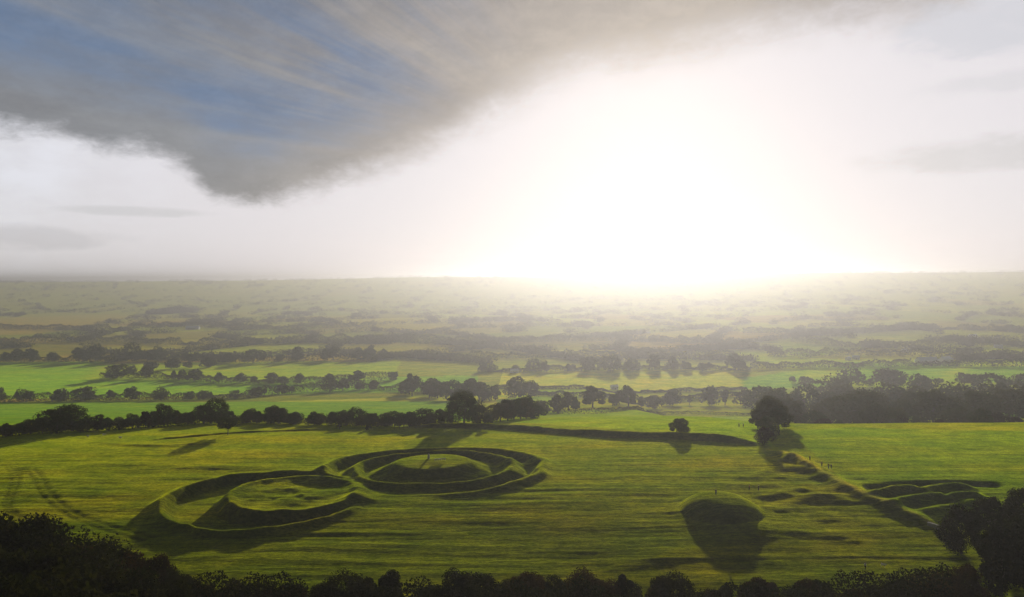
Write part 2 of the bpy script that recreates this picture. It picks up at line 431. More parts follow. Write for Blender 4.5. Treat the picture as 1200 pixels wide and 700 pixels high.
# ------------------------------------------------------------------ field pattern
def cells(x, y):
    """nearest two jittered seeds: id hash and edge closeness for the far field pattern"""
    S = 190.0
    wx = x + 60 * fbm(x / 500, y / 500, 2); wy = (y + 40 * fbm(x / 400 + 5, y / 400, 2)) * 0.8
    u, v = wx / S / 1.5, wy / S
    iu, iv = np.floor(u).astype(int), np.floor(v).astype(int)
    d1 = np.full(x.shape, 9e9); d2 = np.full(x.shape, 9e9); idn = np.zeros(x.shape)
    for a in (-1, 0, 1):
        for b in (-1, 0, 1):
            cu, cv = iu + a, iv + b
            su = cu + _tab[cu % 256, cv % 256]; sv = cv + _tab[(cu + 57) % 256, (cv + 91) % 256]
            d = np.hypot((u - su) * 1.5, v - sv); h = _tab[(cu + 13) % 256, (cv + 201) % 256]
            new1 = d < d1
            d2 = np.where(new1, d1, np.minimum(d2, d)); idn = np.where(new1, h, idn); d1 = np.where(new1, d, d1)
    return idn, (d2 - d1) * S * 0.5
def inpoly(x, y, poly):
    c = np.zeros(x.shape, bool); n = len(poly)
    for i in range(n):
        x1, y1 = poly[i]; x2, y2 = poly[(i + 1) % n]
        if y1 == y2: continue
        c ^= ((y1 > y) != (y2 > y)) & (x < (x2 - x1) * (y - y1) / (y2 - y1) + x1)
    return c
GRASS = np.array([.075, .098, .012]); FRESH = np.array([.072, .110, .014]); LUSH = np.array([.046, .095, .016])
OLIVE = np.array([.085, .100, .032]); ROUGH = np.array([.070, .078, .024]); STUBBLE = np.array([.115, .105, .085]); DULL = np.array([.05, .065, .025])
FIELDS = [
    ([(-700, 530), (-700, 490), (0, 500), (250, 488), (560, 494), (560, 470), (0, 472), (-700, 476)], LUSH),
    ([(-700, 470), (0, 468), (560, 458), (560, 450), (200, 450), (90, 444), (130, 424), (-700, 424)], LUSH * 1.15),
    ([(90, 447), (200, 452), (560, 452), (560, 440), (460, 442)], LUSH),
    ([(90, 444), (460, 442), (470, 424), (250, 424), (130, 427)], FRESH),
    ([(590, 494), (905, 524), (880, 488), (620, 483)], FRESH * 1.12),
    ([(920, 506), (1000, 500), (1900, 530), (1900, 700), (1120, 625), (1000, 578)], FRESH * .95),
    ([(620, 482), (880, 486), (870, 456), (700, 456)], OLIVE * .95),
    ([(575, 470), (640, 455), (870, 455), (870, 432), (590, 434)], OLIVE * 1.2),
    ([(-100, 394), (40, 392), (160, 372), (140, 367), (20, 372), (-100, 378)], STUBBLE),
    ([(-100, 404), (60, 402), (60, 396), (-100, 398)], STUBBLE * .9),
    ([(900, 428), (1080, 426), (1100, 421), (900, 421)], FRESH),
    ([(1000, 447), (1100, 447), (1120, 425), (980, 425)], LUSH),
    ([(1120, 447), (1500, 450), (1500, 425), (1130, 430)], LUSH),
    ([(1005, 402), (1090, 400), (1060, 394), (1000, 394)], FRESH * 1.2),
    ([(870, 488), (1100, 480), (1500, 480), (1500, 450), (870, 455)], DULL * 1.3),
]
FIELDS = [([at(*p) for p in poly], c) for poly, c in FIELDS]
def tint(x, y):
    c = np.tile(GRASS, (len(x), 1))
    idn, edge = cells(x, y)
    pal = np.array([FRESH, OLIVE, LUSH, STUBBLE * .75, OLIVE * 1.2, FRESH * 1.15, DULL, DULL * 1.2, LUSH * .9, FRESH * 1.3])
    f = y > 560
    c[f] = pal[(idn[f] * len(pal)).astype(int)]
    for poly, col in FIELDS:
        m = inpoly(x, y, poly); c[m] = col
    rc = at(950, 580)
    r = np.exp(-((x - rc[0]) / 24) ** 2 - ((y - rc[1]) / 24) ** 2)[:, None]
    c = c * (1 - 0.5 * r) + ROUGH * 0.5 * r
    m = (y > 120) & (y < 300) & (x < -60)
    for tr in TRACKS:
        d, _, _ = seg_dist(x[m], y[m], tr); c[m] *= (1 - 0.45 * bump(d, 0.6))[:, None]
    # trodden path on the crest of the diagonal bank
    m = (y > 120) & (y < 320) & (x > 40) & (x < 160)
    d, _, _ = seg_dist(x[m], y[m], RIDGES[2][0]); w = (0.55 * bump(d, 1.1))[:, None]
    c[m] = c[m] * (1 - w) + np.array([.20, .20, .11]) * w
    # field tint darker and browner with distance; far slopes are wooded and dull
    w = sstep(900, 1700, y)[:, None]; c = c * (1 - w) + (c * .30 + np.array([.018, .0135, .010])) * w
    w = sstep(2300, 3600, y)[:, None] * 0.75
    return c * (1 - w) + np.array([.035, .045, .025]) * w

def grid_lines():
    ys = [np.array([-3000, -1500, -700, -300, -100, 0, 50]), np.arange(80, 130, 5.0), np.arange(130, 300, 0.62), np.arange(300, 400, 1.4)]
    g2 = [400.0]
    while g2[-1] < 13000: g2.append(g2[-1] * 1.013)
    ys = np.concatenate(ys + [np.array(g2)])
    xc = np.arange(-160, 160.1, 0.84); s = []; st = 0.9; v = 161
    while v < 12500: s.append(v); st = max(st * 1.04, 0.012 * v); v += st
    s = np.array(s); xs = np.concatenate([-s[::-1], xc, s]); return xs, ys
xs, ys = grid_lines()
X, Y = np.meshgrid(xs, ys); Z = ground_z(X, Y)
nx, ny = len(xs), len(ys)
V = np.stack([X.ravel(), Y.ravel(), Z.ravel()], 1)
idx = np.arange(nx * ny).reshape(ny, nx)
Q = np.stack([idx[:-1, :-1].ravel(), idx[:-1, 1:].ravel(), idx[1:, 1:].ravel(), idx[1:, :-1].ravel()], 1)
print("ground verts", len(V))
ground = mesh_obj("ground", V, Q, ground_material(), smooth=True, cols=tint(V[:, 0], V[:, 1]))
tag(ground, "grassy hilltop with ring earthworks and farmland stretching to the horizon", "ground", kind="structure")

# ------------------------------------------------------------------ haze
hm, q = newmat("hazy air")
pv = q.node('ShaderNodeVolumePrincipled'); pv.inputs['Color'].default_value = (0.60, 0.60, 0.64, 1)
pv.inputs['Density'].default_value = 2.3e-4; pv.inputs['Anisotropy'].default_value = 0.68
o_ = q.node('ShaderNodeOutputMaterial'); q.L.new(pv.outputs[0], o_.inputs['Volume'])
x0, x1, y0, y1, z0, z1 = -12600, 12600, -3100, 13200, -125, 125
bv = [(x0, y0, z0), (x1, y0, z0), (x1, y1, z0), (x0, y1, z0), (x0, y0, z1), (x1, y0, z1), (x1, y1, z1), (x0, y1, z1)]
haze = mesh_obj("haze", bv, [(0, 3, 2, 1), (4, 5, 6, 7), (0, 1, 5, 4), (1, 2, 6, 5), (2, 3, 7, 6), (3, 0, 4, 7)], hm)
tag(haze, "pale warm haze filling the valley air", "haze", kind="stuff")
print("base heights max", Z.max())

# ------------------------------------------------------------------ foliage
def leaf_material(name, c1, c2, c3, trans=0.35):
    m, q = newmat(name)
    oi = q.node('ShaderNodeObjectInfo'); geo = q.node('ShaderNodeNewGeometry').outputs['Position']
    n = q.noise(geo, 0.5, 3, 0.6); n2 = q.noise(geo, 2.6, 2, 0.6)
    c = q.mix(q.step(oi.outputs['Random'], 0.1, 0.9), c1, c2)
    c = q.mix(q.step(n, 0.48, 0.72, 0, 0.7), c, c3)
    c = q.mix(1.0, c, q.mix(n2, (0.55, 0.55, 0.55, 1), (1.45, 1.4, 1.3, 1)), 'MULTIPLY')
    d = q.node('ShaderNodeBsdfDiffuse'); q.put(d.inputs['Color'], c)
    t = q.node('ShaderNodeBsdfTranslucent'); q.put(t.inputs['Color'], q.mix(1.0, c, (1.5, 1.5, 0.7, 1), 'MULTIPLY'))
    s = q.node('ShaderNodeMixShader'); s.inputs[0].default_value = trans
    q.L.new(d.outputs[0], s.inputs[1]); q.L.new(t.outputs[0], s.inputs[2]); out(q, s.outputs[0]); return m
LEAF = leaf_material("hedgerow foliage", (.040, .055, .016), (.062, .066, .020), (.075, .062, .020), 0.22)
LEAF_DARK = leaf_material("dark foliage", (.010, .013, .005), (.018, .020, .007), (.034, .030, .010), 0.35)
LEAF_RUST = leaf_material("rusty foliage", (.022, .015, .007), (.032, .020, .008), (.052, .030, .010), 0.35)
BARK = plain("bark", (.06, .045, .032), 0.9, 0.3, 3.0)

def leaf_quads(P, size, r, out_dir=None):
    n = len(P)
    a = r.normal(size=(n, 3)); a /= np.linalg.norm(a, axis=1)[:, None]
    if out_dir is not None:
        nn = out_dir + r.normal(size=(n, 3)) * 0.7; nn /= np.linalg.norm(nn, axis=1)[:, None]
        a = np.cross(nn, a); a /= np.linalg.norm(a, axis=1)[:, None] + 1e-9; b = np.cross(nn, a)
    else:
        b = np.cross(a, r.normal(size=(n, 3)))
    b /= np.linalg.norm(b, axis=1)[:, None] + 1e-9
    s = size * (0.6 + 0.8 * r.rand(n))[:, None]; a = a * s; b = b * s * 0.62
    V = np.stack([P - a, P - b * 0.9, P + a, P + b], 1).reshape(-1, 3)
    return V, np.arange(n * 4).reshape(n, 4)
STYLES = {  # crown width / height, crown bottom, lobe count, top taper
    'round': (1.05, 0.06, 15, 0.25), 'spreading': (1.40, 0.10, 17, 0.15), 'tall': (0.80, 0.06, 14, 0.35), 'narrow': (0.48, 0.10, 11, 0.5),
    'ragged': (0.95, 0.1, 9, 0.3), 'bushy': (1.25, 0.02, 14, 0.2), 'parasol': (1.25, 0.40, 13, 0.1)}
def crown_points(style, n, r):
    wr, bot, k, taper = STYLES[style]; H = 10.0
    lob = []
    cz0 = bot * H
    for i in range(k):
        t = (i + 0.5) / k; zz = cz0 + (H - cz0) * (0.16 + 0.66 * t)
        prof = math.sin(math.pi * min(1, 0.22 + 0.72 * t)) ** 0.7 * (1 - taper * t)
        a = i * 2.4 + r.rand() * 1.2; rad = wr * H / 2 * prof * (0.38 + 0.5 * r.rand()); zz += r.uniform(-.5, .5)
        lr = wr * H / 2 * (0.22 + 0.26 * r.rand()) * (1 - 0.35 * taper * t)
        lob.append((rad * math.cos(a), rad * math.sin(a), zz, lr))
    lob.append((0, 0, cz0 + (H - cz0) * 0.5, wr * H * 0.30)); lob = np.array(lob)
    P = []; N = []
    while sum(len(p) for p in P) < n:
        j = r.randint(0, len(lob), n); d = r.normal(size=(n, 3)); d /= np.linalg.norm(d, axis=1)[:, None]
        q_ = lob[j, :3] + d * lob[j, 3:4] * (0.66 + 0.5 * r.rand(n, 1) ** 1.3) * np.array([1, 1, .85])
        dd = np.linalg.norm((q_[:, None, :] - lob[None, :, :3]) / np.array([1, 1, .85]), axis=2) / lob[None, :, 3]
        ok = (dd.min(1) > 0.62) & (q_[:, 2] > 0.02 * H)
        P.append(q_[ok]); N.append(d[ok])
    return np.concatenate(P)[:n], np.concatenate(N)[:n]
def tube(V, Fc, p0, p1, r0, r1, k=6):
    p0 = np.array(p0, float); p1 = np.array(p1, float); d = p1 - p0; d /= np.linalg.norm(d)
    a = np.cross(d, [0.3, 0.9, 0.1]); a /= np.linalg.norm(a); b = np.cross(d, a); o = len(V)
    for p, rr2 in ((p0, r0), (p1, r1)):
        for i in range(k):
            t = 2 * math.pi * i / k; V.append(p + rr2 * (a * math.cos(t) + b * math.sin(t)))
    for i in range(k): Fc.append((o + i, o + (i + 1) % k, o + k + (i + 1) % k, o + k + i))
    Fc.append(tuple(o + k + i for i in range(k)))
def trunk_mesh(style, r):
    V, Fc = [], []; wr = STYLES[style][0]
    top = (0.25 * r.normal(), 0.25 * r.normal(), 5.2)
    tube(V, Fc, (0, 0, -0.8), (0.05, 0, 1.0), .34, .25, 8); tube(V, Fc, (0.05, 0, 1.0), top, .25, .12, 8)
    for i in range(7):
        a = i * 2.4 + r.rand(); t = 0.25 + 0.1 * i; s = np.array([top[0] * t, top[1] * t, 1.0 + 4.2 * t])
        e = s + np.array([math.cos(a) * wr * 3.0, math.sin(a) * wr * 3.0, 1.6 + r.rand() * 1.4]); m_ = (s + e) / 2 + [0, 0, -0.25]
        tube(V, Fc, s, m_, .12, .08, 5); tube(V, Fc, m_, e, .08, .03, 5)
    return V, Fc
PROTO = {}
def proto(style, lod, mat, var):
    key = (style, lod, mat.name, var)
    if key in PROTO: return PROTO[key]
    r = np.random.RandomState(abs(hash((style, lod, var))) % 9999 if False else (sum(map(ord, style)) * 7 + lod * 131 + var * 17))
    n, sz = {0: (15000, 0.17), 1: (4200, 0.30), 2: (1100, 0.55)}[lod]
    P, N = crown_points(style, n, r); V, Fq = leaf_quads(P, sz, r, N)
    me = D.meshes.new('crown'); tmp = mesh_obj('crown', V, Fq, mat); SC.collection.objects.unlink(tmp); me = tmp.data; D.objects.remove(tmp)
    tv, tf = trunk_mesh(style, r); t2 = mesh_obj('trunk', tv, tf, BARK, smooth=True); tm = t2.data; D.objects.remove(t2)
    PROTO[key] = (me, tm); return PROTO[key]
TREES = []      # (root, x, y, height, style)
rnd = random.Random(11)
def tree(x, y, h, style='round', lod=1, mat=None, var=None, w=1.0, name='tree', bury=0.0):
    mat = mat or LEAF; var = rnd.randint(0, 1) if var is None else var
    cm, tm = proto(style, lod, mat, var)
    z = float(ground_z(np.array([x]), np.array([y]))[0]) - bury
    root = empty(name, (x, y, z), rnd.uniform(0, 6.28)); s = h / 10.3; root.scale = (s * w, s * w, s)
    c = D.objects.new('crown', cm); SC.collection.objects.link(c); c.parent = root
    t = D.objects.new('trunk', tm); SC.collection.objects.link(t); t.parent = root
    root['_px'] = 0.0
    return root
ONES = "zeroth first second third fourth fifth sixth seventh eighth ninth tenth eleventh twelfth thirteenth fourteenth fifteenth sixteenth seventeenth eighteenth nineteenth twentieth".split()
TENS = {20: 'twenty', 30: 'thirty', 40: 'forty', 50: 'fifty'}
def ordinal(n):
    if n <= 20: return ONES[n]
    t, u = n // 10 * 10, n % 10
    return TENS[t] + '-' + ONES[u] if u else TENS[t][:-1] + 'ieth'
LOOKS = {'round': 'round', 'spreading': 'spreading', 'tall': 'upright', 'narrow': 'slender', 'ragged': 'ragged', 'bushy': 'bushy', 'parasol': 'parasol'}
def dist_to(x, y): return math.hypot(x, y)
def row(pts, n, hpx, where, group, styles, lod=1, mats=None, name='tree', jit=2.0, kind='tree', pos=None, colour='', wmul=1.0):
    """a row of individual trees; pts are photo pixels on the ground, hpx their heights in photo pixels"""
    P = np.array([at(*p) for p in pts]); L = np.concatenate([[0], np.cumsum(np.linalg.norm(np.diff(P, axis=0), axis=1))])
    px_of = np.array([p[0] for p in pts], float); made = []
    for i in range(n):
        if pos: px = pos[i]
        else: px = px_of[0] + (px_of[-1] - px_of[0]) * (i + 0.5 + rnd.uniform(-.75, .75)) / n
        x = np.interp(px, px_of, P[:, 0]); y = np.interp(px, px_of, P[:, 1])
        hp = hpx[i] if isinstance(hpx, (list, tuple)) and len(hpx) == n else rnd.uniform(*hpx)
        y += rnd.uniform(-jit, jit)
        st = styles[i % len(styles)] if len(styles) == n else rnd.choice(styles)
        mt = rnd.choice(mats) if mats else LEAF
        d = math.sqrt(x * x + y * y + (62 - base_z(x, y)) ** 2) 
        h = hp * rnd.uniform(.85, 1.15) * d / F
        t = tree(x, y, h, st, lod, mt, w=rnd.uniform(.9, 1.45) * wmul, name=name)
        made.append((t, x, y, h, st, mt))
    made.sort(key=lambda m: proj(m[1], m[2], base_z(m[1], m[2]))[0])
    hs = sorted(m[3] for m in made)
    for i, (t, x, y, h, st, mt) in enumerate(made):
        size = 'tall' if h > hs[int(len(hs) * .7)] else ('small' if h < hs[int(len(hs) * .3)] else '')
        if st == 'tall' and size == 'tall': size = 'big'
        col = 'russet' if mt is LEAF_RUST else colour
        lab = f"{size} {col} {LOOKS[st]} {kind}, {ordinal(i + 1)} from the left {where}".strip()
        t['label'] = ' '.join(lab.split()); t['category'] = kind; t['group'] = group
        del t['_px']
    TREES.extend(made); return made
def belt(n, pxr, dr, tops, where, group, styles, mats, lod):
    """trees on the hidden slope: photo columns, depth range and the rows their tops reach"""
    made = []
    for i in range(n):
        px = pxr[0] + (pxr[1] - pxr[0]) * (i + .5 + rnd.uniform(-.4, .4)) / n; y = rnd.uniform(*dr); x = (px - 600) / F * y
        z = float(base_z(np.array([x]), np.array([y]))[0]); h = 62 - (rnd.uniform(*tops) - 326 + (px - 600) * .008) * y / F - z
        h = max(7, min(h, 27)); st = rnd.choice(styles); mt = rnd.choice(mats)
        t = tree(x, y, h, st, lod, mt, w=rnd.uniform(.95, 1.3)); made.append((t, x, y, h, st, mt))
    made.sort(key=lambda m: m[1] / m[2]); hs = sorted(m[3] for m in made)
    for i, (t, x, y, h, st, mt) in enumerate(made):
        size = 'tall' if h > hs[int(len(hs) * .7)] else ('small' if h < hs[int(len(hs) * .3)] else '')
        lab = f"{size} {'russet' if mt is LEAF_RUST else ''} {LOOKS[st]} tree, {ordinal(i + 1)} from the left {where}"
        tag(t, ' '.join(lab.split()), 'tree', group); del t['_px']
    TREES.extend(made)
def single(px, py, hpx, style, label, lod=1, mat=None, w=1.0, cat='tree', name='tree', group=None):
    x, y = at(px, py); d = math.sqrt(x * x + y * y + 62 ** 2)
    t = tree(x, y, hpx * d / F, style, lod, mat, w=w, name=name); del t['_px']
    tag(t, label, cat, group); TREES.append((t, x, y, hpx * d / F, style, mat)); return t
def hedge(pts, h, w, label, n=None, mat=None, name='hedge', dens=9.0, size=0.35):
    P = np.array(line(pts, 4)); r = np.random.RandomState(int(abs(P.sum())) % 9999)
    L = np.concatenate([[0], np.cumsum(np.linalg.norm(np.diff(P, axis=0), axis=1))]); n = n or int(L[-1] * dens)
    t = r.rand(n) * L[-1]; x = np.interp(t, L, P[:, 0]); y = np.interp(t, L, P[:, 1])
    hh = h * np.clip(0.42 + 0.75 * vnoise(t / 23, t * 0 + h) + 0.45 * vnoise(t / 6.5, t * 0 + h + 3) + 0.18 * vnoise(t / 2, t * 0 + 5) - 0.5 * (vnoise(t / 31, t * 0 + h + 9) < 0.16), .12, 2); a = r.rand(n) * math.pi; rad = np.sqrt(r.rand(n)) * .3 + .7
    ox = np.cos(a) * w * rad * .5; oz = np.sin(a) * hh * rad
    dx = np.interp(t, L, np.gradient(P[:, 0], L)); dy = np.interp(t, L, np.gradient(P[:, 1], L)); nn = np.hypot(dx, dy) + 1e-9
    x = x - dy / nn * ox; y = y + dx / nn * ox
    z = ground_z(x, y) + oz
    c = P.mean(0); cz = float(ground_z(np.array([c[0]]), np.array([c[1]]))[0])
    V, Fq = leaf_quads(np.stack([x - c[0], y - c[1], z - cz], 1), size, r)
    o = mesh_obj(name, V, Fq, mat or LEAF); o.location = (c[0], c[1], cz); tag(o, label, 'hedge', 'field hedges'); return o

# near-left hedgerow on the brow of the hill
SH = ['round', 'spreading', 'tall', 'bushy', 'ragged', 'round']
row([(-30, 518), (60, 507), (130, 505), (200, 499), (262, 496)], 20,
    [11, 13, 14, 12, 24, 26, 15, 16, 14, 17, 15, 13, 17, 20, 22, 21, 13, 24, 25, 17], "in hedgerow left of the rings",
    'trees on the left brow', ['round', 'bushy', 'tall', 'round', 'spreading', 'spreading', 'round', 'bushy', 'bushy', 'round', 'round', 'bushy', 'round', 'tall', 'round', 'tall', 'bushy', 'spreading', 'spreading', 'round'],
    mats=[LEAF, LEAF, LEAF, LEAF_RUST], jit=1.5, pos=[-28, -12, 3, 20, 68, 82, 36, 52, 100, 112, 126, 140, 156, 170, 190, 206, 218, 238, 254, 180])
row([(268, 496), (330, 497), (400, 499), (470, 500), (516, 500)], 24, (13, 20), "in hedgerow just behind the two rings", 'trees behind the rings', SH, mats=[LEAF], jit=2)
row([(-20, 516), (60, 506), (130, 504), (200, 498), (262, 495)], 16, (7, 13), "under the trees left of the rings", 'hedgerow bushes', ['bushy', 'spreading'], lod=2, kind='bush', name='bush')
row([(268, 496), (330, 497), (400, 499), (470, 500), (516, 500)], 14, (8, 12), "under the trees behind the rings", 'hedgerow bushes', ['bushy'], lod=2, kind='bush', name='bush')
single(267, 511, 19, 'parasol', "lone small leaning tree standing on the thin dark bank left of the rings", w=1.0)
single(398, 503, 13, 'narrow', "slim pale young tree in front of the hedgerow above the rings", w=1.2)
single(432, 504, 10, 'ragged', "small ragged tree on the grass left of the biggest dome-shaped tree")
single(468, 502, 12, 'narrow', "narrow small tree at the left end of the long dark bank")
single(544, 501, 39, 'bushy', "biggest dome-shaped tree standing behind the right-hand ring", lod=0, w=1.0)
single(563, 499, 27, 'round', "tree leaning against the right side of the biggest dome-shaped tree")
single(524, 500, 17, 'bushy', "low bush at the left foot of the biggest dome-shaped tree", cat='bush', name='bush')
single(573, 502, 12, 'round', "tiny round tree on the dark bank between big dome tree and clump")
row([(583, 494), (626, 490)], 6, [24, 27, 29, 30, 26, 22], "in clump right of dome tree", 'clump beside the dome tree', ['round', 'tall', 'round', 'tall', 'round', 'bushy'], jit=3, pos=[586, 594, 601, 609, 616, 623])
single(797, 510, 20, 'round', "lone round tree on the dark bank in the middle of the bright field", lod=0, w=1.15)
single(901, 500, 34, 'round', "tallest tree of the group at the end of the dark bank", lod=0, w=1.15)
single(888, 502, 24, 'tall', "narrower tree on the left of the group ending the dark bank")
single(912, 503, 27, 'round', "tree on the right of the group ending the dark bank")
single(899, 512, 24, 'bushy', "bushy tree in front of the group ending the dark bank", mat=LEAF, w=.9)
single(896, 521, 20, 'bushy', "rust tinted bush lowest and nearest where the dark bank ends", mat=LEAF_RUST, cat='bush', name='bush', w=1.0)
# right-hand tree belts behind the bright right field
belt(17, (925, 1240), (388, 445), (468, 496), "in belt bordering right field", 'belt behind the right field', ['round', 'spreading', 'tall', 'round'], [LEAF, LEAF, LEAF, LEAF_RUST], 1)
belt(22, (900, 1240), (480, 560), (450, 478), "in second belt behind right field", 'second belt', ['round', 'spreading', 'tall'], [LEAF], 1)
belt(20, (888, 1240), (600, 720), (438, 464), "in third belt behind right field", 'third belt', ['round', 'spreading', 'tall'], [LEAF], 2)
belt(18, (925, 1240), (800, 980), (424, 448), "in fourth belt behind right field", 'fourth belt', ['round', 'bushy', 'spreading'], [LEAF], 2)
# middle hazy rows
row([(628, 486), (700, 478), (780, 474), (875, 476)], 17, (13, 26), "in row beyond central bright field", 'row beyond the central field', ['round', 'tall', 'narrow', 'round'], mats=[LEAF], jit=10, lod=2)
row([(470, 462), (560, 470), (625, 466)], 13, (14, 28), "in copse behind dome tree", 'copse behind the dome tree', ['round', 'tall', 'ragged'], mats=[LEAF], jit=18, lod=2)
row([(560, 436), (650, 435), (760, 433), (880, 434)], 20, (9, 18), "in far hazy row across the middle", 'far middle row', SH, mats=[LEAF], jit=14, lod=2)
# left middle rows
row([(-30, 471), (100, 470), (200, 469), (280, 467), (340, 461), (420, 457), (520, 460)], 28, (8, 15), "in hedge between two left fields", 'hedgerow between the left fields', SH, mats=[LEAF], jit=5, lod=2)
row([(118, 443), (190, 444), (250, 448), (340, 450), (400, 448), (465, 445)], 16, (8, 16), "in slanting hedge across left field", 'slanting hedgerow', SH, mats=[LEAF], jit=8, lod=2)
row([(150, 438), (190, 433), (255, 430)], 8, (8, 12), "in short hedge above slanting one", 'short upper hedgerow', ['round', 'bushy'], mats=[LEAF], jit=6, lod=2)
row([(-30, 424), (100, 424), (200, 423), (300, 425), (400, 422), (470, 420)], 28, (9, 17), "on far edge of left field", 'tree line on the far left', SH, mats=[LEAF], jit=10, lod=2)

# foreground trees
def placed(spec, where, group, colour, mats, lod=0, wm=1.0, kind='tree'):
    """foreground trees: photo column, distance from the viewer, photo row of the top, style"""
    made = []
    for px, y, top, st in spec:
        x = (px - 600) / F * y; z = gz0(x, y); h = max(3, 62 - (top - 326 + (px - 600) * .008) * y / F - z); mt = rnd.choice(mats)
        t = tree(x, y, h, st, lod, mt, w=rnd.uniform(.85, 1.1) * wm, name=kind); made.append((t, x, y, h, st, mt))
    made.sort(key=lambda m: m[1] / m[2]); hs = sorted(m[3] for m in made)
    for i, (t, x, y, h, st, mt) in enumerate(made):
        size = 'tall' if h > hs[int(len(hs) * .7)] else ('small' if h < hs[int(len(hs) * .3)] else '')
        lab = f"{size} {'russet' if mt is LEAF_RUST else colour} {LOOKS[st]} {kind}, {ordinal(i + 1)} from the left {where}"
        tag(t, ' '.join(lab.split()), kind, group); del t['_px']
    TREES.extend(made)
def gz0(x, y): return float(ground_z(np.array([x]), np.array([y]))[0])
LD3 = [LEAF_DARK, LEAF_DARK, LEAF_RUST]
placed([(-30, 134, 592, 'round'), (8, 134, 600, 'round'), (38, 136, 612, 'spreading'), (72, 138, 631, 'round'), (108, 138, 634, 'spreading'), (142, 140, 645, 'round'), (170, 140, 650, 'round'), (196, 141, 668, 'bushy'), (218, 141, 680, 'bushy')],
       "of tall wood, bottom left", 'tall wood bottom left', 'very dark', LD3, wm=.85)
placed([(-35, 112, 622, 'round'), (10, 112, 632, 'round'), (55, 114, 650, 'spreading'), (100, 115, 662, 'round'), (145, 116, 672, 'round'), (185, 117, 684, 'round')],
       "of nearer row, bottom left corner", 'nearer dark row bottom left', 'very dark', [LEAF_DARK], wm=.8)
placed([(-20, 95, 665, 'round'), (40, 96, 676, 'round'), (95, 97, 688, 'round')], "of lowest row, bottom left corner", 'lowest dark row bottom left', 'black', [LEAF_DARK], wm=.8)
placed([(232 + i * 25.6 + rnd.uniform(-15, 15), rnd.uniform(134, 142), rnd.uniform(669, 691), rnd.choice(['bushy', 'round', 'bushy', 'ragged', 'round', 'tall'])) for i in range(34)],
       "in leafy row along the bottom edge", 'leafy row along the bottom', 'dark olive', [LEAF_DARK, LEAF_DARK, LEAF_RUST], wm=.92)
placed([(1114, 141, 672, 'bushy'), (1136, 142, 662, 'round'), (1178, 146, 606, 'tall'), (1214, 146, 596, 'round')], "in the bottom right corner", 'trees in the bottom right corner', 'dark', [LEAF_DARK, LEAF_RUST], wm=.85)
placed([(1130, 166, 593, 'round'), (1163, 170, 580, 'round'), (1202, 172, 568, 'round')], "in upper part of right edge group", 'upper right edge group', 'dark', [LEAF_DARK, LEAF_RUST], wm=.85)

# hedges under the rows
hedge([(-60, 521), (60, 507), (130, 505), (200, 499), (262, 496), (330, 497), (400, 499), (516, 500)], 3.4, 3.4, "long dark hedge under the trees just behind the rings", dens=32)
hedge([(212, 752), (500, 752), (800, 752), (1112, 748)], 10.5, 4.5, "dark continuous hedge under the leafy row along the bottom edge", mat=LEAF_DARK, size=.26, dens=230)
hedge([(618, 484), (700, 485), (780, 486), (882, 488)], 3.2, 3.0, "low straight hedge closing the central bright field", dens=26)
hedge([(-60, 473), (100, 470), (200, 469), (280, 467), (340, 461), (420, 457), (520, 460)], 8, 8, "hedge between the two left green fields", size=.7, dens=30)
hedge([(118, 443), (190, 444), (250, 448), (340, 450), (400, 448), (465, 445)], 8, 9, "slanting hedge across the left green field", size=.8, dens=26)
hedge([(-60, 424), (100, 424), (200, 423), (300, 425), (400, 422), (470, 420)], 10, 14, "hedge at the far edge of the left field", size=1.0, dens=22)
hedge([(880, 432), (1000, 430), (1130, 429), (1240, 431)], 9, 10, "dark hedge across the plain just above the right-hand belts", size=1.0, dens=22)
hedge([(900, 418), (985, 417), (1060, 417), (1130, 419), (1240, 417)], 11, 14, "hedge by the long white-roofed barn on the right", size=1.1, dens=20)
hedge([(930, 400), (1010, 408), (1060, 407), (1130, 405), (1240, 409)], 12, 20, "hazy hedge near the far white houses on the right", size=1.2, dens=18)
hedge([(870, 390), (960, 392), (1080, 386), (1240, 390)], 12, 24, "faint far hedge above the white houses on the right", size=1.3, dens=16)
hedge([(470, 398), (580, 402), (700, 399), (860, 404)], 12, 22, "faint far hedge below the sun across the middle", size=1.3, dens=16)
hedge([(480, 418), (600, 420), (720, 416), (860, 419)], 10, 14, "hazy hedge above the far middle row of trees", size=1.1, dens=20)
hedge([(-60, 402), (120, 401), (260, 404), (420, 398)], 12, 22, "far hedge beyond the tree line on the left", size=1.3, dens=16)
hedge([(-60, 385), (120, 386), (200, 383), (330, 386), (440, 382)], 12, 26, "faintest far hedge by the tan fields on the left", size=1.4, dens=14)
hedge([(575, 456), (700, 457), (875, 456)], 4, 5, "faint hedge between two hazy central fields", size=.8, dens=26)
hedge([(560, 436), (650, 435), (760, 433), (880, 434)], 6, 7, "hazy hedge under the far middle row of trees", size=1.0, dens=22)
hedge([(620, 462), (700, 466), (875, 463)], 5, 6, "hazy hedge under row beyond central bright field", size=.8, dens=26)
print("individual trees", len(TREES))

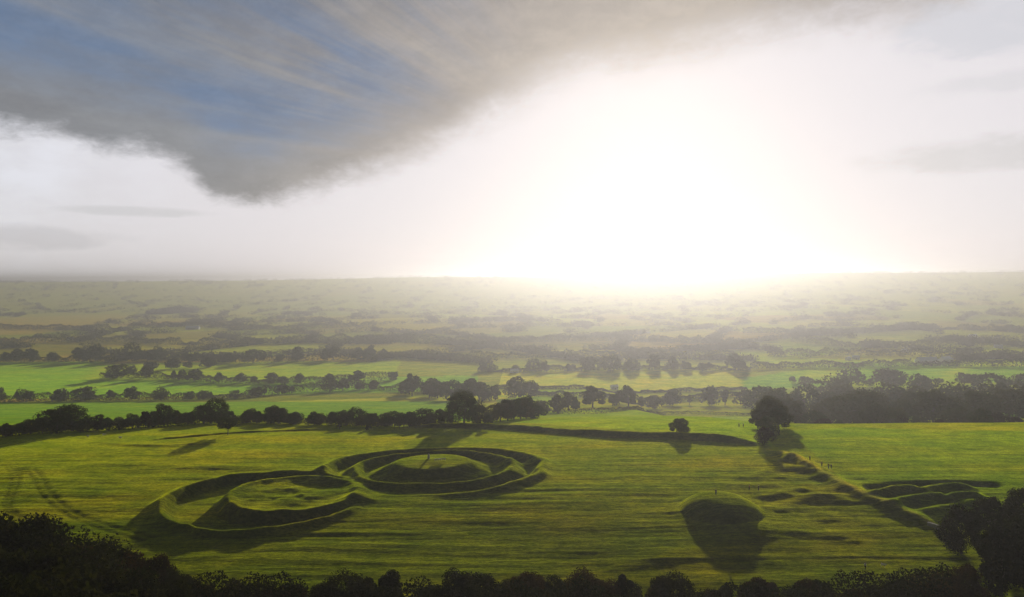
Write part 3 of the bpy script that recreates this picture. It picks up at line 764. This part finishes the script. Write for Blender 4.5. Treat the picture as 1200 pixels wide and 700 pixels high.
# far hedgerows and woods as one mass
def distant():
    r = np.random.RandomState(5); VV, FF = [], []; off = 0
    N = 620000; yy = 700 * (6200 / 700) ** (r.rand(N)); xx = (r.rand(N) * 2 - 1) * yy * 0.95
    idn, edge = cells(xx, yy)
    wood = fbm(xx / 300 + 40, yy / 500 + 2, 3)
    keep = (edge < 1.6 + yy * 0.0006) & (fbm(xx / 120, yy / 120 + 3, 2) > -0.13)
    keep |= (wood > 0.26) & (r.rand(N) < 0.25)
    keep &= r.rand(N) < np.clip(0.35 + 700 / yy, 0, 1) * (1 - .55 * sstep(2800, 4500, yy))
    # keep the named near fields clear
    for poly, c in FIELDS:
        keep &= ~inpoly(xx, yy, poly)
    near = yy < 1400
    px, py = proj(xx, yy, base_z(xx, yy)); keep &= ~(near & (py > 427)) 
    w1 = at(203, 366); d = np.hypot((xx - w1[0]) / 95, (yy - w1[1]) / 140); extra = (d < 1) & (r.rand(N) < .9)
    xx, yy = xx[keep | extra], yy[keep | extra]
    print("distant clumps", len(xx))
    if len(xx) > 14000:
        s = r.choice(len(xx), 14000, replace=False); xx, yy = xx[s], yy[s]
    # the wooded knoll on the left
    kx = w1[0] + r.normal(size=160) * 50; ky = w1[1] + r.normal(size=160) * 60
    xx = np.concatenate([xx, kx]); yy = np.concatenate([yy, ky])
    zz = base_z(xx, yy); zz[-160:] += 10 * np.exp(-((kx - w1[0]) / 75) ** 2)
    nq = 34
    for i in range(len(xx)):
        h = r.uniform(5, 12) * (1 + 0.0001 * yy[i]); w = h * r.uniform(.6, 1.3)
        dv = r.normal(size=(nq, 3)); dv /= np.linalg.norm(dv, axis=1)[:, None]
        P = dv * np.array([w * 1.2, w * .8, h * .5]) * (0.8 + .35 * r.rand(nq, 1)) + np.array([xx[i], yy[i], zz[i] + h * .48])
        v, f = leaf_quads(P, h * 0.16, r, dv); VV.append(v); FF.append(f + off); off += len(v)
    o = mesh_obj("distant_woodland", np.concatenate(VV), np.concatenate(FF), LEAF)
    tag(o, "hazy far-off hedgerows and woods covering the plain to the horizon", "woodland", kind="stuff")
distant()

# ------------------------------------------------------------------ small things
STONE = plain("pale limestone", (.34, .32, .28), 0.9, 0.3, 2.5)
WHITE = plain("white render", (.78, .76, .72), 0.85, 0.05, 1.0)
SLATE = plain("grey slate", (.13, .13, .14), 0.6, 0.2, 2.0)
PALE_ROOF = plain("pale metal roof", (.62, .62, .64), 0.35, 0.06, 1.0)
GLASS = plain("dark window glass", (.03, .035, .04), 0.15, 0.05, 1.0)
DOOR = plain("painted door", (.10, .05, .03), 0.5, 0.1, 1.0)
def gz(x, y): return float(ground_z(np.array([x]), np.array([y]))[0])
def box(V, Fc, x0, x1, y0, y1, z0, z1):
    o = len(V); V += [(x0, y0, z0), (x1, y0, z0), (x1, y1, z0), (x0, y1, z0), (x0, y0, z1), (x1, y0, z1), (x1, y1, z1), (x0, y1, z1)]
    Fc += [tuple(o + i for i in f) for f in ((0, 3, 2, 1), (4, 5, 6, 7), (0, 1, 5, 4), (1, 2, 6, 5), (2, 3, 7, 6), (3, 0, 4, 7))]
def house(px, py, L, Wd, h, rz, label, roof=None, chim=True, name='farmhouse', cat='house'):
    x, y = at(px, py); e = empty(name, (x, y, gz(x, y)), rz); tag(e, label, cat, 'far farm buildings')
    V = [(-L/2, -Wd/2, -.5), (L/2, -Wd/2, -.5), (L/2, Wd/2, -.5), (-L/2, Wd/2, -.5), (-L/2, -Wd/2, h), (L/2, -Wd/2, h), (L/2, Wd/2, h), (-L/2, Wd/2, h), (-L/2, 0, h + Wd * .38), (L/2, 0, h + Wd * .38)]
    mesh_obj('wall', V, [(0, 3, 2, 1), (0, 1, 5, 4), (2, 3, 7, 6), (1, 2, 6, 9, 5), (3, 0, 4, 8, 7), (4, 5, 9, 8), (6, 7, 8, 9)], WHITE, e)
    o = .4; t = .18; k = .38; V = []; Fc = []
    for s in (-1, 1):
        a = len(V)
        for zz in (0.02, t):
            V += [(-L/2 - o, s * (Wd/2 + o), h - o * k * 2 + zz), (L/2 + o, s * (Wd/2 + o), h - o * k * 2 + zz), (L/2 + o, s * .01, h + Wd * k + zz), (-L/2 - o, s * .01, h + Wd * k + zz)]
        Fc += [tuple(a + i for i in f) for f in ((0, 3, 2, 1), (4, 5, 6, 7), (0, 1, 5, 4), (1, 2, 6, 5), (2, 3, 7, 6), (3, 0, 4, 7))]
    rf = mesh_obj('roof', V, Fc, roof or SLATE, e)
    if chim:
        V, Fc = [], []; box(V, Fc, L/2 - 1.2, L/2 - .5, -.4, .4, h + Wd * .25, h + Wd * .38 + 1.1); mesh_obj('chimney', V, Fc, STONE, rf)
    n = max(2, int(L / 3))
    for i in range(n):
        cx = -L/2 + L * (i + .5) / n; V, Fc = [], []
        if i == n // 2: box(V, Fc, cx - .45, cx + .45, -Wd/2 - .04, -Wd/2 + .05, 0, 2.0); mesh_obj('door', V, Fc, DOOR, e)
        else: box(V, Fc, cx - .55, cx + .55, -Wd/2 - .04, -Wd/2 + .05, h * .4, h * .4 + 1.2); mesh_obj('window', V, Fc, GLASS, e)
    return e
house(720, 456, 9, 6, 3.2, .2, "white cottage in the row beyond the central bright field", PALE_ROOF)
house(603, 437, 12, 7, 3.4, -.2, "small pale house above the copse behind the dome tree", PALE_ROOF)
house(1086, 425, 34, 14, 4, .1, "long white-roofed barn above the belts on the right", PALE_ROOF, False, 'barn', 'barn')
house(1108, 424, 24, 12, 4.5, .5, "shorter pale barn touching the long white-roofed barn", PALE_ROOF, False, 'barn', 'barn')
house(1060, 413, 12, 8, 3.5, .3, "white bungalow left of the long white-roofed barn", PALE_ROOF)
house(1003, 421, 12, 8, 3.4, -.5, "pale house on the field edge above third belt, left one", PALE_ROOF)
house(994, 422, 9, 6, 3.2, .5, "small outhouse next to the pale house on the field edge", PALE_ROOF, False)
house(1140, 396, 18, 10, 5, .1, "white farmhouse among far trees, furthest up on the right", PALE_ROOF)
house(1170, 408, 14, 8, 4, -.3, "white house right of the far farmhouse on the right", PALE_ROOF)
house(82, 399, 16, 9, 5, .3, "pale farmhouse among the far trees on the left", PALE_ROOF)
house(226, 386, 40, 14, 5, .1, "far pale barn right of the wooded knoll", PALE_ROOF, False, 'barn', 'barn')

# standing stone on the ring's central platform
def standing_stone():
    x, y = at(503, 540); x, y = FO[0] - 1.8, FO[1] + 2.0
    bm = bmesh.new(); r = np.random.RandomState(3); rings = []
    for k, (z, ra) in enumerate([(-.3, .38), (.0, .40), (.4, .41), (.9, .38), (1.3, .31), (1.55, .2), (1.66, .08)]):
        rings.append([bm.verts.new((ra * math.cos(a) * (1 + .08 * r.randn()), ra * math.sin(a) * (1 + .08 * r.randn()), z)) for a in np.arange(12) * math.pi / 6])
    for a, b in zip(rings[:-1], rings[1:]):
        for i in range(12): bm.faces.new((a[i], a[(i + 1) % 12], b[(i + 1) % 12], b[i]))
    bm.faces.new(rings[-1]); bm.faces.new(rings[0][::-1])
    me = D.meshes.new('standing_stone'); bm.to_mesh(me); bm.free(); me.materials.append(STONE)
    o = D.objects.new('standing_stone', me); SC.collection.objects.link(o); o.location = (x, y, gz(x, y))
    for p in me.polygons: p.use_smooth = True
    tag(o, "upright rounded stone pillar on top of the right-hand ring's platform", "standing stone")
    # low kerb round it
    return x, y
sx, sy = standing_stone()

# low churchyard wall at the end of the diagonal bank
wx0, wy0 = at(1087, 617); wx1, wy1 = at(1106, 624)
e = empty('stone_wall', ((wx0 + wx1) / 2, (wy0 + wy1) / 2, gz((wx0 + wx1) / 2, (wy0 + wy1) / 2)), math.atan2(wy1 - wy0, wx1 - wx0))
tag(e, "short low pale stone wall by the russet tree where the bank ends", "wall")
LW = math.hypot(wx1 - wx0, wy1 - wy0); V, Fc = [], []; r_ = random.Random(4)
v = -LW / 2
while v < LW / 2:
    w_ = r_.uniform(.4, .8)
    for lv in range(3): box(V, Fc, v + .01 * lv, v + w_ - .02, -.25 + r_.uniform(0, .05), .25 - r_.uniform(0, .05), -.3 + lv * .38, .05 + lv * .38 + r_.uniform(0, .02))
    v += w_
mesh_obj('stonework', V, Fc, STONE, e)
V, Fc = [], []; v = -LW / 2
while v < LW / 2: w_ = r_.uniform(.35, .6); box(V, Fc, v, v + w_ - .03, -.3, .3, .86, 1.0 + r_.uniform(0, .08)); v += w_
mesh_obj('coping', V, Fc, STONE, e)

# people -----------------------------------------------------------------
SKIN = plain("skin", (.45, .30, .22), 0.6, 0.05); HAIR = plain("dark hair", (.03, .022, .016), 0.7, 0.2)
CLOTH = {n: plain(n, c, 0.9, 0.12, 8) for n, c in {'navy cloth': (.02, .03, .07), 'black cloth': (.015, .015, .016), 'grey cloth': (.12, .12, .13), 'red cloth': (.28, .03, .03), 'pale cloth': (.62, .62, .60), 'blue denim': (.05, .08, .15)}.items()}
def skin_mesh(name, nodes, edges, mat, parent, root=0):
    me = D.meshes.new(name); me.from_pydata([n[0] for n in nodes], edges, []); o = D.objects.new(name, me); SC.collection.objects.link(o)
    m = o.modifiers.new('s', 'SKIN'); m.use_smooth_shade = True
    for i, n in enumerate(nodes):
        sv = me.skin_vertices[0].data[i]; rr3 = n[1]; sv.radius = rr3 if isinstance(rr3, tuple) else (rr3, rr3); sv.use_root = (i == root)
    o.modifiers.new('d', 'SUBSURF').levels = 1; o.modifiers['d'].render_levels = 1
    dg = bpy.context.evaluated_depsgraph_get(); dg.update(); nm = D.meshes.new_from_object(o.evaluated_get(dg)); o.modifiers.clear(); o.data = nm; nm.name = name
    nm.materials.clear(); nm.materials.append(mat); o.parent = parent
    for p in nm.polygons: p.use_smooth = True
    return o
def person(px, py, h, rz, label, top, legs, stride=.18, xy=None, group=None):
    x, y = xy or at(px, py); e = empty('person', (x, y, gz(x, y)), rz); tag(e, label, 'person', group); s = h / 1.75; e.scale = (s, s, s); a = stride
    N = [((0, 0, .95), (.15, .11)), ((0, 0, 1.15), (.14, .10)), ((0, 0, 1.38), (.17, .11)), ((0, 0, 1.50), .06), ((0, -.01, 1.60), .085), ((0, -.01, 1.70), .08),
         ((.10, 0, .88), .09), ((.10, -a * .4, .48), .058), ((.10, a * .2 - a * .6, .08), .042), ((.10, -.16 - a * .4, .035), .035),
         ((-.10, 0, .88), .09), ((-.10, a * .3, .48), .058), ((-.10, a * .9, .08), .042), ((-.10, a * .9 - .15, .035), .035),
         ((.20, 0, 1.40), .058), ((.25, a * .5, 1.13), .043), ((.25, a * .2 - .08, .88), .034), ((.25, a * .2 - .12, .78), .036),
         ((-.20, 0, 1.40), .058), ((-.25, -a * .3, 1.13), .043), ((-.25, -a * .6 - .06, .88), .034), ((-.25, -a * .6 - .1, .78), .036), ((0, -.10, 1.62), .02)]
    E = [(0, 1), (1, 2), (2, 3), (3, 4), (4, 5), (0, 6), (6, 7), (7, 8), (8, 9), (0, 10), (10, 11), (11, 12), (12, 13), (2, 14), (14, 15), (15, 16), (16, 17), (2, 18), (18, 19), (19, 20), (20, 21), (4, 22)]
    skin_mesh('body', N, E, SKIN, e)
    grow = lambda i, f=1.14, d=.012: (N[i][0], tuple(q * f + d for q in (N[i][1] if isinstance(N[i][1], tuple) else (N[i][1],) * 2)))
    ids = [0, 1, 2, 14, 15, 16, 18, 19, 20]; mp = {k: j for j, k in enumerate(ids)}
    skin_mesh('jacket', [grow(i) for i in ids], [(mp[a_], mp[b_]) for a_, b_ in E if a_ in mp and b_ in mp], top, e)
    ids = [0, 6, 7, 8, 10, 11, 12]; mp = {k: j for j, k in enumerate(ids)}
    skin_mesh('trousers', [grow(i, 1.1) for i in ids], [(mp[a_], mp[b_]) for a_, b_ in E if a_ in mp and b_ in mp], legs, e)
    skin_mesh('hair', [((0, .03, 1.62), .085), ((0, .02, 1.70), .09), ((0, 0, 1.755), .06)], [(0, 1), (1, 2)], HAIR, e)
    skin_mesh('shoe', [(N[9][0], .045), ((N[8][0][0], N[8][0][1] + .03, .05), .05)], [(0, 1)], CLOTH['black cloth'], e)
    skin_mesh('shoe', [(N[13][0], .045), ((N[12][0][0], N[12][0][1] + .03, .05), .05)], [(0, 1)], CLOTH['black cloth'], e)
    return e
C = CLOTH
person(949, 545, 1.8, .4, "dark figure walking alone beside the crest of the diagonal bank", C['navy cloth'], C['black cloth'])
person(963, 550, 1.7, 2.6, "small person in grey on the grass, left of the dark pair", C['grey cloth'], C['black cloth'])
person(971, 551, 1.85, 2.4, "taller person in black at left of the close pair", C['black cloth'], C['blue denim'])
person(974, 550.6, 1.75, 2.2, "person in navy at right of the close pair", C['navy cloth'], C['black cloth'])
person(878, 575, 1.7, 1.2, "person in red jacket walking right behind the burial mound", C['red cloth'], C['black cloth'])
person(889, 576, 1.85, 1.3, "person in black walking at the right foot of the burial mound", C['black cloth'], C['black cloth'])
person(0, 0, 1.75, 3.0, "person standing on top of the burial mound", C['grey cloth'], C['blue denim'], .05, xy=(MH[0] - 1, MH[1] + 1.5))
person(866, 501, 1.8, .6, "left one of two people crossing the bright middle field", C['navy cloth'], C['black cloth'])
person(871, 501, 1.75, .6, "right one of two people crossing the bright middle field", C['grey cloth'], C['black cloth'])
person(1014, 669, 1.75, 1.8, "person in a pale top low on the shaded slope", C['pale cloth'], C['black cloth'])

# sheep ------------------------------------------------------------------
WOOL = plain("fleece", (.62, .58, .50), 0.95, 0.12, 20); FACE = plain("sheep face", (.10, .09, .08), 0.8, 0.1)
def sheep_proto():
    e = empty('sheep', (0, 0, 0))
    skin_mesh('body', [((0, .42, .62), (.20, .22)), ((0, .15, .64), (.27, .27)), ((0, -.15, .65), (.26, .26)), ((0, -.40, .68), (.19, .20)), ((0, -.56, .78), .11), ((0, -.66, .80), .10), ((0, -.80, .70), .06),
                       ((.13, -.34, .40), .07), ((.13, -.34, .20), .035), ((.13, -.35, .02), .035), ((-.13, -.34, .40), .07), ((-.13, -.34, .20), .035), ((-.13, -.35, .02), .035),
                       ((.13, .34, .42), .09), ((.13, .40, .22), .04), ((.13, .36, .02), .035), ((-.13, .34, .42), .09), ((-.13, .40, .22), .04), ((-.13, .36, .02), .035), ((0, .6, .5), .04)],
              [(0, 1), (1, 2), (2, 3), (3, 4), (4, 5), (5, 6), (3, 7), (7, 8), (8, 9), (3, 10), (10, 11), (11, 12), (0, 13), (13, 14), (14, 15), (0, 16), (16, 17), (17, 18), (0, 19)], WOOL, e, 1)
    for s in (-1, 1): skin_mesh('ear', [((s * .07, -.64, .86), .03), ((s * .18, -.63, .86), .015)], [(0, 1)], FACE, e)
    return e
SP = [((103, 514), "white sheep grazing near the left hedgerow, leftmost of its three"), ((122, 512), "white sheep grazing near the left hedgerow, middle of its three"), ((141, 515), "white sheep grazing near the left hedgerow, rightmost of its three"),
      (None, "white sheep on the right ring's platform, leftmost of three"), (None, "white sheep on the right ring's platform, middle of three"), (None, "white sheep on the right ring's platform, rightmost of three"),
      ((1035, 666), "small white sheep right of the person low on the shaded slope")]
sp0 = sheep_proto()
for i, (p, lab) in enumerate(SP):
    s = sp0 if i == 0 else link_copy(sp0)
    if p: x, y = at(*p)
    else: x, y = FO[0] + 1.0 + 1.3 * (i - 3), FO[1] - 1.0 + .3 * ((i * 7) % 3)
    s.location = (x, y, gz(x, y)); s.rotation_euler = (0, 0, [1.2, 2.0, -1.4, 1.5, 1.8, -1.5, .9][i]); tag(s, lab, 'sheep', 'sheep grazing on the hill')
print("done", len(D.objects))
